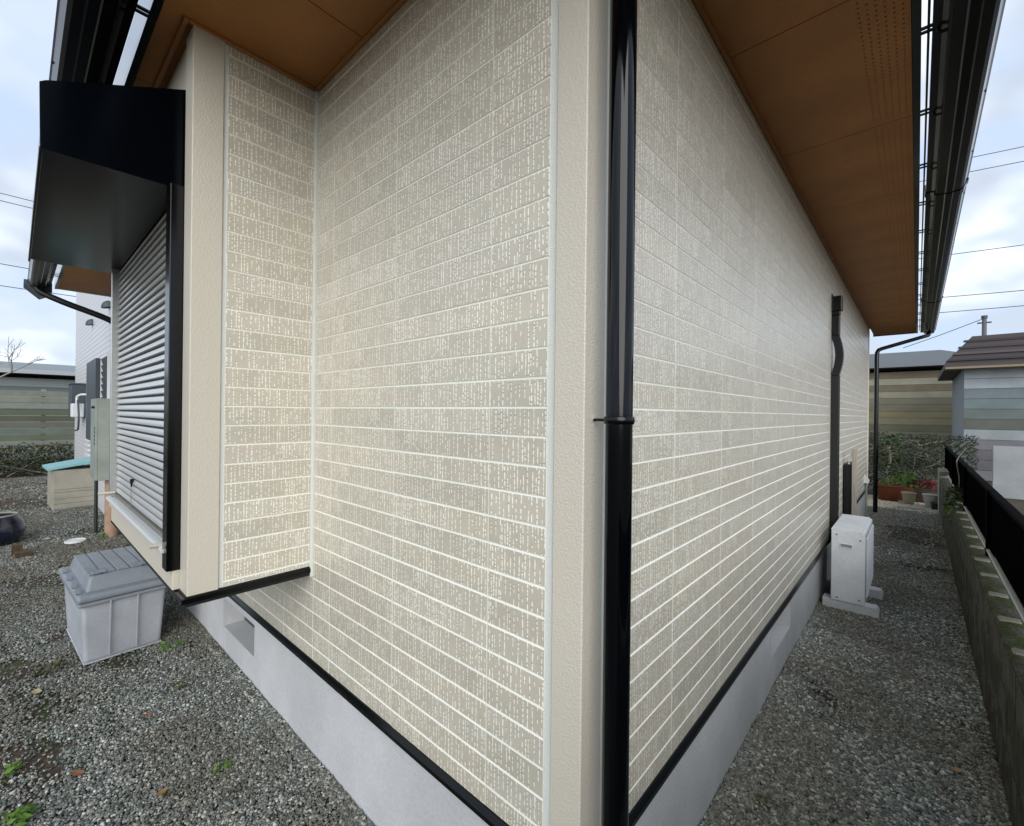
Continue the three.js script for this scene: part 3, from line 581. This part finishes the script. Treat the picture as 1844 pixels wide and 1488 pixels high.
{
  // pots at the end of the passage
  const a = thing('plant_pot', 'round terracotta pot holding a small leafy tree at the passage end', 'pot', [0.20, G, -9.95]);
  part('pot', potGeo(0.20, 0.14, 0.30), M.terracotta, a); part('soil', cyl(0.185, 0.185, 0.02, 24).translate(0, 0.262, 0), M.soil, a);
  part('trunk', tube([[0, 0.24, 0], [-0.03, 0.45, 0.02], [0.02, 0.75, 0], [0.0, 1.0, 0.03]], 0.022, 16, 8), M.wood, a);
  part('foliage', leaves(420, 0.025, 0.05, blob(0.02, 0.85, 0, 0.26, 0.42, 0.26)), leafMat.green, a);
  part('foliage', leaves(90, 0.015, 0.03, blob(0.02, 0.36, 0.1, 0.16, 0.08, 0.1)), leafMat.bright, a);
  const b = thing('plant_pot', 'square terracotta planter behind the cream bucket', 'pot', [0.43, G, -10.12]);
  part('pot', prism([[-0.10, 0], [0.10, 0], [0.125, 0.26], [-0.125, 0.26]], 'z', -0.11, 0.11), M.terracotta, b); part('foliage', leaves(260, 0.02, 0.04, blob(0, 0.38, 0, 0.17, 0.16, 0.15)), leafMat.bright, b);
  const c = thing('plant_pot', 'cream tapered bucket standing in front of the wooden planter', 'pot', [0.485, G, -9.72]);
  part('pot', potGeo(0.10, 0.07, 0.215, 0.012), M.cream, c);
  const d = thing('planter_box', 'weathered wooden planter box with reddish plants', 'planter', [0.70, G, -10.15]);
  for (let i = 0; i < 3; i++) part('plank', bx(-0.22, 0.22, 0.02 + i * 0.085, 0.098 + i * 0.085, 0.10, 0.12, 0.004), M.planterWood, d);
  part('body', bx(-0.215, 0.215, 0, 0.262, -0.1, 0.0985), M.planterWood, d); part('foliage', leaves(240, 0.02, 0.045, blob(-0.02, 0.34, 0, 0.20, 0.09, 0.1)), leafMat.red, d);
  const e = thing('plant_pot', 'white tapered pot beside the end of the block wall', 'pot', [0.77, G, -9.60]);
  part('pot', potGeo(0.11, 0.07, 0.23, 0.01), M.whitePot, e);
  const f = thing('plant_pot', 'small dark blue pot in front of the white pot', 'pot', [0.825, G, -9.42]);
  part('pot', potGeo(0.062, 0.05, 0.125, 0.008), M.navy, f);
  single('stone_slab', bx(0.34, 0.70, G - 0.01, G + 0.022, -9.32, -9.14, 0.008), M.lime, 'flat pale stone slab lying in front of the pots', 'slab');
  const h = thing('hedge', 'dense dark green hedge behind the pots at the passage end', 'hedge', [0.3, G, -11.0]);
  part('branches', merge(Array.from({ length: 26 }, () => tube([[rr(-1.2, 1.0), 0, rr(-.25, .25)], [rr(-1.2, 1.0), 0.6, rr(-.3, .3)], [rr(-1.2, 1.0), 1.1, rr(-.3, .3)]], 0.012, 6, 5))), M.wood, h);
  part('foliage', leaves(9500, 0.013, 0.030, () => [rr(-1.4, 1.1), 0.02 + 1.16 * Math.pow(rnd(), 0.8) + 0.05 * rnd(), rr(-0.42, 0.42)]), leafMat.dark, h);
  part('foliage', leaves(2600, 0.013, 0.028, () => [rr(-1.4, 1.1), rr(0.2, 1.22), rr(0.1, 0.5)]), leafMat.green, h);
}
{
  const t = thing('creeper', 'leafy weed spilling over the mossy block wall by the fence', 'plant', [0.90, -0.96, -5.9]);
  part('foliage', leaves(170, 0.018, 0.04, blob(0, 0.06, 0, 0.08, 0.16, 0.42)), leafMat.green, t); part('foliage', leaves(80, 0.014, 0.03, blob(-0.04, -0.04, 0.1, 0.06, 0.12, 0.4)), leafMat.bright, t);
  part('stem', tube([[0.03, 0, -0.3], [0.05, 0.25, -0.5], [0.03, 0.45, -0.55], [0.1, 0.6, -0.5]], 0.005, 16, 5), M.wood, t);
}
function weed(x, z, s, label, mat = 'bright', n = 16) {
  const t = thing('weed', label, 'weed', [x, G, z]);
  part('leaves', leaves(n, 0.010 * s, 0.020 * s, blob(0, 0.014 * s, 0, 0.04 * s, 0.02 * s, 0.04 * s)), leafMat[mat], t);
  part('stem', merge([tube([[0, -0.005, 0], [0.004, 0.012 * s, 0], [0.01 * s, 0.026 * s, 0.004]], 0.0016, 5, 5), tube([[0, -0.005, 0], [-0.01 * s, 0.012 * s, 0.004], [-0.02 * s, 0.018 * s, 0.01]], 0.0014, 5, 5)]), leafMat.olive, t);
}
weed(-1.61, 0.298, 1.0, 'bright green weed sprouting from the gravel before the foundation');
weed(-1.86, 0.89, 1.6, 'green grassy clump at the lower left edge of the gravel', 'bright', 44);
weed(-2.22, 0.89, 1.2, 'small green weed above the grassy clump at the left edge');
weed(-2.96, 0.215, 1.5, 'pale green weed at the right foot of the storage bin');
weed(-2.42, 0.27, 1.3, 'low weed between the storage bin and the foundation vent', 'olive', 14);
weed(-0.02, -1.56, 0.9, 'small weed against the side wall foundation near its vent');
weed(0.15, -1.10, 1.0, 'low weed in the passage gravel nearest the corner', 'olive', 12);
weed(-5.72, 0.06, 2.4, 'weed patch under the far end of the bay window', 'green', 50);
weed(-6.6, 0.16, 2.0, 'weed patch around the foot of the orange post', 'bright', 30);
weed(-5.1, 0.45, 1.6, 'weed beside the white disc on the gravel', 'green', 22);
weed(-3.15, 0.74, 1.6, 'weed on the left side of the storage bin', 'olive', 18);
{
  const leaf = (x, z, s, turn, hex, label) => {
    const g = new THREE.PlaneGeometry(s, s * 0.55, 6, 4); g.rotateX(-Math.PI / 2); const p = g.attributes.position;
    for (let i = 0; i < p.count; i++) { const u = p.getX(i) / s * 2, k = Math.sqrt(Math.max(0.02, 1 - u * u)); p.setZ(i, p.getZ(i) * k); p.setY(i, 0.10 * s * (u * u) + 0.2 * Math.abs(p.getZ(i))); }
    g.computeVertexNormals(); g.rotateY(turn); g.translate(x, G + 0.014, z); single('fallen_leaf', g, S(hex, 0.8, { side: THREE.DoubleSide }), label, 'leaf');
  };
  leaf(-2.0, 0.705, 0.055, 0.6, 0x80583c, 'orange brown fallen leaf on the gravel left of centre');
  leaf(-1.63, 0.49, 0.045, 2.0, 0x8d6a3c, 'yellow brown fallen leaf nearest the foundation on the gravel');
  leaf(-2.25, 0.44, 0.04, 1.2, 0x8a5a3e, 'small reddish fallen leaf below the storage bin');
  leaf(-2.9, 0.80, 0.06, 0.2, 0xa89a70, 'pale dry leaf on the soil left of the storage bin');
  leaf(0.722, -1.84, 0.04, 0.9, 0xa88a62, 'tan fallen leaf in the passage close to the block wall');
  leaf(-6.9, 0.62, 0.09, 0.3, 0xa9a88f, 'pale curled leaf on the far gravel near the blue jar');
}

// ================================================================ LEFT YARD
{
  // storage bin: tapered body, rim, domed lid with grooves
  const t = thing('storage_bin', 'grey plastic storage bin with a ribbed lid under the bay window', 'storage bin', [-3.44, G, 0.435], 0.05);
  const frus = (x0, x1, z0, z1, y0, y1, k, rad) => { const g = bx(x0, x1, y0, y1, z0, z1, rad); const p = g.attributes.position, cx = (x0 + x1) / 2, cz = (z0 + z1) / 2; for (let i = 0; i < p.count; i++) { const q = (p.getY(i) - y0) / (y1 - y0), s = 1 + k * q; p.setX(i, cx + (p.getX(i) - cx) * s); p.setZ(i, cz + (p.getZ(i) - cz) * s); } g.computeVertexNormals(); return g; };
  const body = part('body', frus(-0.34, 0.34, -0.185, 0.185, 0.008, 0.385, 0.10, 0.018), M.binBody, t);
  for (const z of [-0.055, 0.075]) { const g = bx(0.339, 0.346, 0.03, 0.375, z - 0.004, z + 0.004, 0.002); g.rotateZ(-0.09); g.translate(0.002, 0.0, 0); g.translate(0.012 + 0.0, 0.03, 0); part('body_rib', g, M.binBody, body); }
  part('base_lip', bx(-0.345, 0.345, 0, 0.012, -0.19, 0.19, 0.005), M.binBody, body);
  const lid = part('lid', bx(-0.40, 0.40, 0.385, 0.430, -0.228, 0.228, 0.020), M.binLid, t);
  part('lid_skirt', bx(-0.392, 0.392, 0.362, 0.3845, -0.220, 0.220, 0.008), M.binLid, lid);
  part('dome', frus(-0.345, 0.345, -0.185, 0.185, 0.425, 0.515, -0.14, 0.018), M.binLid, lid);
  for (let i = 0; i < 5; i++) { const z = -0.136 + i * 0.068; part('dome_panel', bx(-0.285, 0.285, 0.5155, 0.523, z - 0.029, z + 0.029, 0.0034), M.binLid, lid); }
  for (const z of [-0.115, 0.115]) part('latch_pad', bx(0.225, 0.296, 0.5235, 0.530, z - 0.034, z + 0.034, 0.003), M.binLid, lid);
  for (const z of [-0.115, 0.115]) part('latch_slot', bx(0.208, 0.2245, 0.5232, 0.5262, z - 0.034, z + 0.034), M.slate, lid);
  for (const x of [-0.25, -0.05, 0.15, 0.30]) part('rim_notch', bx(x - 0.03, x + 0.03, 0.4305, 0.437, 0.196, 0.227, 0.003), M.binLid, lid);
}
single('drain_cover', (() => { const g = merge([cyl(0.092, 0.096, 0.014, 32), new THREE.TorusGeometry(0.088, 0.006, 8, 32).rotateX(Math.PI / 2).translate(0, 0.007, 0), bx(-0.03, 0.03, 0.006, 0.010, -0.006, 0.006)]); g.translate(-6.58, G + 0.014, 0.41); return g; })(), M.white, 'round white plastic drain cover lying flush in the gravel', 'cover');
{
  const t = thing('glazed_jar', 'dark blue glazed jar at the far left edge of the yard', 'jar', [-7.05, G, 1.02]);
  part('jar', new THREE.LatheGeometry([[0, 0], [0.15, 0], [0.215, 0.07], [0.235, 0.16], [0.215, 0.25], [0.17, 0.305], [0.175, 0.32], [0.155, 0.325], [0.15, 0.29], [0, 0.285]].map(p => new THREE.Vector2(...p)), 36).toNonIndexed(), M.navy, t);
  part('rim', new THREE.TorusGeometry(0.165, 0.012, 8, 36).rotateX(Math.PI / 2).translate(0, 0.325, 0), M.lime, t);
  const wm = S(0x7a6a50, 0.85, { map: clone(woodMap, 3, 3) });
  single('wood_block', bx(-6.42, -6.33, G, G + 0.11, 0.82, 0.90, 0.004).rotateY(0), wm, 'upright light wood block in front of the blue jar', 'wood block');
  single('wood_block', bx(-6.32, -6.20, G, G + 0.055, 0.76, 0.88, 0.004), wm, 'wood block lying flat in front of the blue jar', 'wood block');
}
{
  const t = thing('meter_box', 'tall grey cabinet with slots fixed to the wall above the orange post', 'meter cabinet', [-6.75, -0.86, 0]);
  const b = part('cabinet', bx(-0.25, 0.25, 0, 0.965, 0.002, 0.235, 0.004), M.greyBox, t);
  part('door', bx(-0.245, 0.245, 0.006, 0.96, 0.2355, 0.258, 0.004), M.greyBox, t);
  for (let i = 0; i < 5; i++) part('slot', bx(0.12, 0.20, 0.42 + i * 0.045, 0.446 + i * 0.045, 0.2582, 0.2592), M.blackMatt, b);
  part('seam', bx(0.2502, 0.2510, 0.39, 0.396, 0.01, 0.23), M.acDark, b); part('label_plate', bx(0.2502, 0.252, 0.49, 0.52, 0.07, 0.11), M.white, b); part('knob', cyl(0.014, 0.014, 0.03, 10).rotateX(Math.PI / 2).translate(0.14, 0.86, 0.27), M.blackMatt, b);
}
single('pipe_sleeve', cyl(0.062, 0.062, 0.72, 20).translate(-6.6, G + 0.35, 0.10), M.orange, 'terracotta orange round post standing below the grey cabinet', 'post');
single('green_pipe', cyl(0.018, 0.018, 0.70, 10).translate(-7.0, G + 0.35, 0.20), M.darkGreen, 'thin dark green pipe left of the orange post', 'pipe');
{
  // pale tiled wing beyond, whitened in its colour for haze and overexposure
  const w = thing('house_wing', 'tiled wall of the wing beyond the bay window, whitened for haze', 'building');
  const wall = part('wall', bx(-13.0, -7.06, G, 2.75, -6, -0.006), M.tileJoint, w); const tl = [];
  for (let r = 0; r < 57; r++) for (let k = 0; k < 26; k++) { const x = -7.08 - k * 0.2275 - (r % 2) * 0.0; tl.push(new THREE.BoxGeometry(0.2235, 0.0715, 0.012).translate(x - 0.114, G + 0.038 + r * 0.0755, -0.001)); }
  const tm = part('tiles', merge(tl), M.hazedTile, wall); tm.userData.kind = 'stuff';
  const lw = part('louvre_window', merge([bx(-8.46, -8.42, -0.36, 0.76, 0.002, 0.035), bx(-7.74, -7.70, -0.36, 0.76, 0.002, 0.035), bx(-8.42, -7.74, 0.72, 0.76, 0.002, 0.035), bx(-8.42, -7.74, -0.36, -0.32, 0.002, 0.035)]), M.white, w);
  for (let i = 0; i < 11; i++) part('slat', prism([[0.008, 0], [0.012, 0.004], [0.034, 0.085], [0.030, 0.088]], 'x', -8.42, -7.74).translate(0, -0.31 + i * 0.094, 0), M.slate, lw);
  const sb = part('shutter_case', bx(-9.75, -8.5, -0.52, 0.74, 0.006, 0.085, 0.004), M.slate, w); part('edge', bx(-8.499, -8.485, -0.52, 0.74, 0.006, 0.012), M.white, sb);
  for (const [x, y] of [[-7.83, 1.43], [-9.85, 1.44]]) part('vent_hood', new THREE.SphereGeometry(0.10, 18, 12, 0, Math.PI * 2, 0, Math.PI / 2).rotateX(0.2).scale(0.7, 1, 0.9).translate(x, y - 0.03, 0.008).toNonIndexed(), M.slate, w);
  part('vent_grille', merge(Array.from({ length: 9 }, (_, i) => bx(-10.35, -9.85, -1.0 + i * 0.085, -0.96 + i * 0.085, 0.008, 0.05))), M.white, w);
}
{
  const t = thing('water_heater', 'small dark grey wall box behind the gas meter', 'wall box', [-11.1, 0.12, 0]);
  part('case', bx(-0.30, 0.30, -0.30, 0.30, 0.007, 0.20, 0.01), M.slate, t); part('lid', bx(-0.31, 0.31, 0.3005, 0.33, 0.007, 0.21, 0.006), M.slate, t);
  const g = thing('gas_meter', 'pale gas meter with bent pipes on the tiled wall', 'gas meter', [-10.35, -0.05, 0.15]);
  part('body', bx(-0.12, 0.12, -0.12, 0.12, -0.08, 0.08, 0.02), M.white, g); part('pipe', tube([[-0.06, 0.12, 0], [-0.06, 0.24, 0], [0.02, 0.28, -0.05], [0.06, 0.28, -0.15]], 0.018, 16, 8), M.white, g); part('pipe', tube([[0.06, 0.12, 0], [0.1, 0.2, 0.0], [0.3, -0.1, 0.0], [0.2, -0.32, 0], [-0.3, -0.36, 0]], 0.014, 20, 8), M.slate, g);
}
{
  const t = thing('storage_locker', 'low beige storage locker with a pale teal lid by the tiled wall', 'locker', [-9.35, G, 0.27], 0.05);
  part('body', bx(-0.34, 0.34, 0, 0.60, -0.25, 0.24, 0.006), M.shedBeige, t);
  for (const [a, b] of [[0.02, 0.09], [0.095, 0.165], [0.17, 0.24], [0.27, 0.29], [0.31, 0.59]]) part('side_board', bx(0.3405, 0.350, a, b, -0.245, 0.235, 0.002), M.shedBeige, t);
  part('lid', prism([[-0.29, 0.70], [0.30, 0.602], [0.30, 0.635], [-0.29, 0.735]], 'x', -0.37, 0.37), M.teal, t);
}
// hedge, fence, neighbour house and bare tree beyond the yard
{
  const f = thing('slat_fence', 'grey brown horizontal board fence beyond the left yard', 'fence', [-15.6, G, 0]);
  const c = [0x6f7162, 0x858a80, 0x5f6a54, 0x717b70, 0x8a8c7e, 0x5d6150, 0x69735c, 0x868f86];
  for (let i = 0; i < 12; i++) part('board', bx(-0.02, 0.02, 0.12 + i * 0.155, 0.255 + i * 0.155, -1.4, 4.4, 0.004), S(c[(i * 5 + 2) % 8], 0.8, { map: clone(grimeMap, 1, 1) }), f);
  for (const z of [-1.2, 0.4, 2.0, 3.6]) part('post', bx(-0.07, -0.021, 0, 2.0, z - 0.04, z + 0.04), M.wood, f);
  const h = thing('hedge', 'low dark hedge in front of the board fence in the left yard', 'hedge', [-14.6, G, 1.1]);
  part('foliage', leaves(6500, 0.018, 0.04, () => [rr(-0.4, 0.4), 0.05 + rnd() * (0.62 + 0.15 * noise3.noise(seed % 100, 1, 1)), rr(-1.2, 1.6)]), leafMat.dark, h); part('foliage', leaves(900, 0.03, 0.05, () => [rr(0.1, 0.48), rr(0.1, 0.75), rr(-1.2, 1.6)]), leafMat.olive, h);
  part('branches', merge(Array.from({ length: 12 }, () => tube([[rr(-.3, .3), 0, rr(-1.1, 1.5)], [rr(-.3, .3), 0.6, rr(-1.1, 1.5)]], 0.012, 4, 5))), M.wood, h);
  const n = thing('neighbour_house', 'low grey neighbour house with a pale roof edge beyond the left fence', 'house', [-19, G, 1.5]);
  part('wall', bx(-3, 0, 0, 2.42, -3.6, 3.5), S(0x8d9190, 0.8, { map: clone(grimeMap, .4, .4) }), n); for (let i = 0; i < 4; i++) part('siding_board', bx(0.001, 0.03, 1.5 + i * 0.22, 1.70 + i * 0.22, -3.6, 3.5, 0.004), S([0x6d7575, 0x8a918f, 0x5f6868, 0x7e8684][i], 0.7), n);
  part('roof', prism([[-3.9, 2.66], [0.35 - 0.0, 2.66], [0.35, 2.54], [-3.9, 2.54]], 'z', -3.9, 3.8), S(0xa9b0b2, 0.6), n); part('roof', prism([[-3.9, 2.661], [0.33, 2.661], [-1.6, 2.98], [-3.9, 2.98]], 'z', -3.88, 3.78), S(0x7d8688, 0.7), n);
  const b = thing('bare_tree', 'leafless tree with fine twigs above the left fence', 'tree', [-16.6, G, 1.25]);
  const tw = []; (function grow(p, d, len, r, lv) { const q = p.map((c, i) => c + d[i] * len), m = p.map((c, i) => (c + q[i]) / 2 + rr(-.06, .06) * len); tw.push(tube([p, m, q], r, 4, 4)); if (lv <= 0) return; const k = lv > 3 ? 3 : 3; for (let i = 0; i < k; i++) { const e = [d[0] + rr(-.7, .7), d[1] + rr(-.35, .5), d[2] + rr(-.8, .8)], L = Math.hypot(...e); grow(q, e.map(c => c / L), len * rr(0.6, 0.85), r * 0.62, lv - 1); } })([0, 1.6, 0], [0, 1, 0], 0.55, 0.03, 4);
  part('twigs', merge(tw), M.wood, b); part('trunk', tube([[0, 0, 0], [0.03, 0.8, 0.02], [0, 1.62, 0]], 0.045, 8, 8), M.wood, b);
}

// ================================================================ BEYOND THE PASSAGE
{
  const t = thing('neighbour_house', 'tan house with horizontal boards straight beyond the passage hedge', 'house', [0, G, -22]);
  part('wall', bx(-4, 2.3, 0, 3.3, -5, 0), S(0x9a967c, 0.8), t);
  const cs = [0x78725c, 0x9c9680, 0x88846b, 0xa39c7d, 0x9d946f, 0x8f8a72, 0x8b8872, 0xa7a38d, 0x878068, 0xb5b29c, 0x8b7f66];
  for (let i = 0; i < 11; i++) part('siding_board', bx(-4, 2.3, 0.5 + i * 0.255, 0.745 + i * 0.255, 0.001, 0.03, 0.005), S(cs[i], 0.8, { map: clone(grimeMap, .7, .7) }), t);
  part('roof', prism([[-4.6, 3.45], [2.7, 3.45], [2.7, 3.6], [1.2, 4.0], [-3.5, 4.0], [-4.6, 3.6]], 'z', -5.2, 0.5), S(0x767d84, 0.7), t);
  const h = thing('neighbour_house', 'grey house with a dark brown roof right of the passage', 'house', [0, G, -15]);
  const cw = [0x85878a, 0x727377, 0x6d6a6e, 0x7b7c80, 0x9ea5a8, 0x666a62, 0x6f7b76, 0x7b8a8c, 0x7e8b90, 0xb6c0c6, 0xc2ccd2];
  part('wall', bx(1.45, 9, 0, 2.78, -5, 0), S(0x84888a, 0.8), h);
  for (let i = 0; i < 11; i++) part('siding_board', bx(1.45, 9, 0.02 + i * 0.25, 0.262 + i * 0.25, 0.001, 0.03, 0.005), S(cw[i], 0.75, { map: clone(grimeMap, .7, .7) }), h);
  const rf = part('roof', prism([[1.1, 2.80], [9.4, 2.80], [9.4, 2.92], [8.2, 3.55], [1.55, 3.50], [1.1, 2.92]], 'z', -5.3, 0.55), S(0x4b4547, 0.7), h);
  for (let i = 0; i < 4; i++) part('roof_course', prism([[1.12 + i * 0.09, 0], [9.3, 0], [9.3, 0.05], [1.14 + i * 0.09, 0.05]], 'z', 0.551, 0.60 - i * 0.01).translate(0, 2.93 + i * 0.145, 0), S([0x3d383b, 0x5a5152, 0x453f42, 0x37343a][i], 0.7), rf);
  part('eave_board', bx(1.1, 9.4, 2.74, 2.797, 0.0305, 0.54), S(0x8b7e66, 0.7), h);
  single('garden_wall', bx(1.7, 9, G, -0.55, -12.1, -11.95), S(0xa5abad, 0.8, { map: clone(grimeMap, .8, .8) }), 'pale grey wall behind the black metal fence', 'wall');
  const p = thing('utility_pole', 'concrete utility pole rising behind the dark brown roof', 'utility pole', [2.17, G, -20]);
  part('pole', cyl(0.055, 0.08, 4.85, 14).translate(0, 2.42, 0), M.pole, p); part('cap', merge([cyl(0.075, 0.075, 0.09, 12).translate(0, 4.80, 0), bx(-0.16, 0.16, 4.60, 4.64, -0.03, 0.03)]), M.slate, p);
  const wr = (a, b, c, label) => { const m = [(a[0] + b[0]) / 2, (a[1] + b[1]) / 2 - c, (a[2] + b[2]) / 2]; single('power_line', tube([a, m, b], 0.011, 24, 5), M.wire, label, 'cable'); };
  wr([-3, 8.90, -20], [9, 8.05, -20], 0.05, 'topmost thin cable crossing the right sky'); wr([-3, 8.42, -20], [9, 7.62, -20], 0.05, 'second thin cable from the top in the right sky');
  wr([-3, 5.65, -20], [9, 5.20, -20], 0.05, 'single cable midway up the right sky'); wr([-3, 4.25, -20], [9, 3.80, -20], 0.06, 'upper cable of the low pair in the right sky'); wr([-3, 3.66, -20], [9, 3.42, -20], 0.05, 'lower cable of the low pair in the right sky');
  wr([0.2, 2.43, -20.0], [2.12, 3.19, -20.0], 0.02, 'short cable climbing to the utility pole');
  wr([-20, 6.50, 6], [-20, 6.49, -6], 0.05, 'upper cable left of the black awning'); wr([-20, 6.28, 6], [-20, 6.26, -6], 0.05, 'second cable left of the black awning'); wr([-20, 4.40, 6], [-20, 4.33, -6], 0.05, 'third cable crossing the left sky'); wr([-20, 3.69, 6], [-20, 3.70, -6], 0.03, 'lowest cable reaching the far eave tip on the left');
}

camera.updateMatrixWorld();
renderer.render(scene, camera);
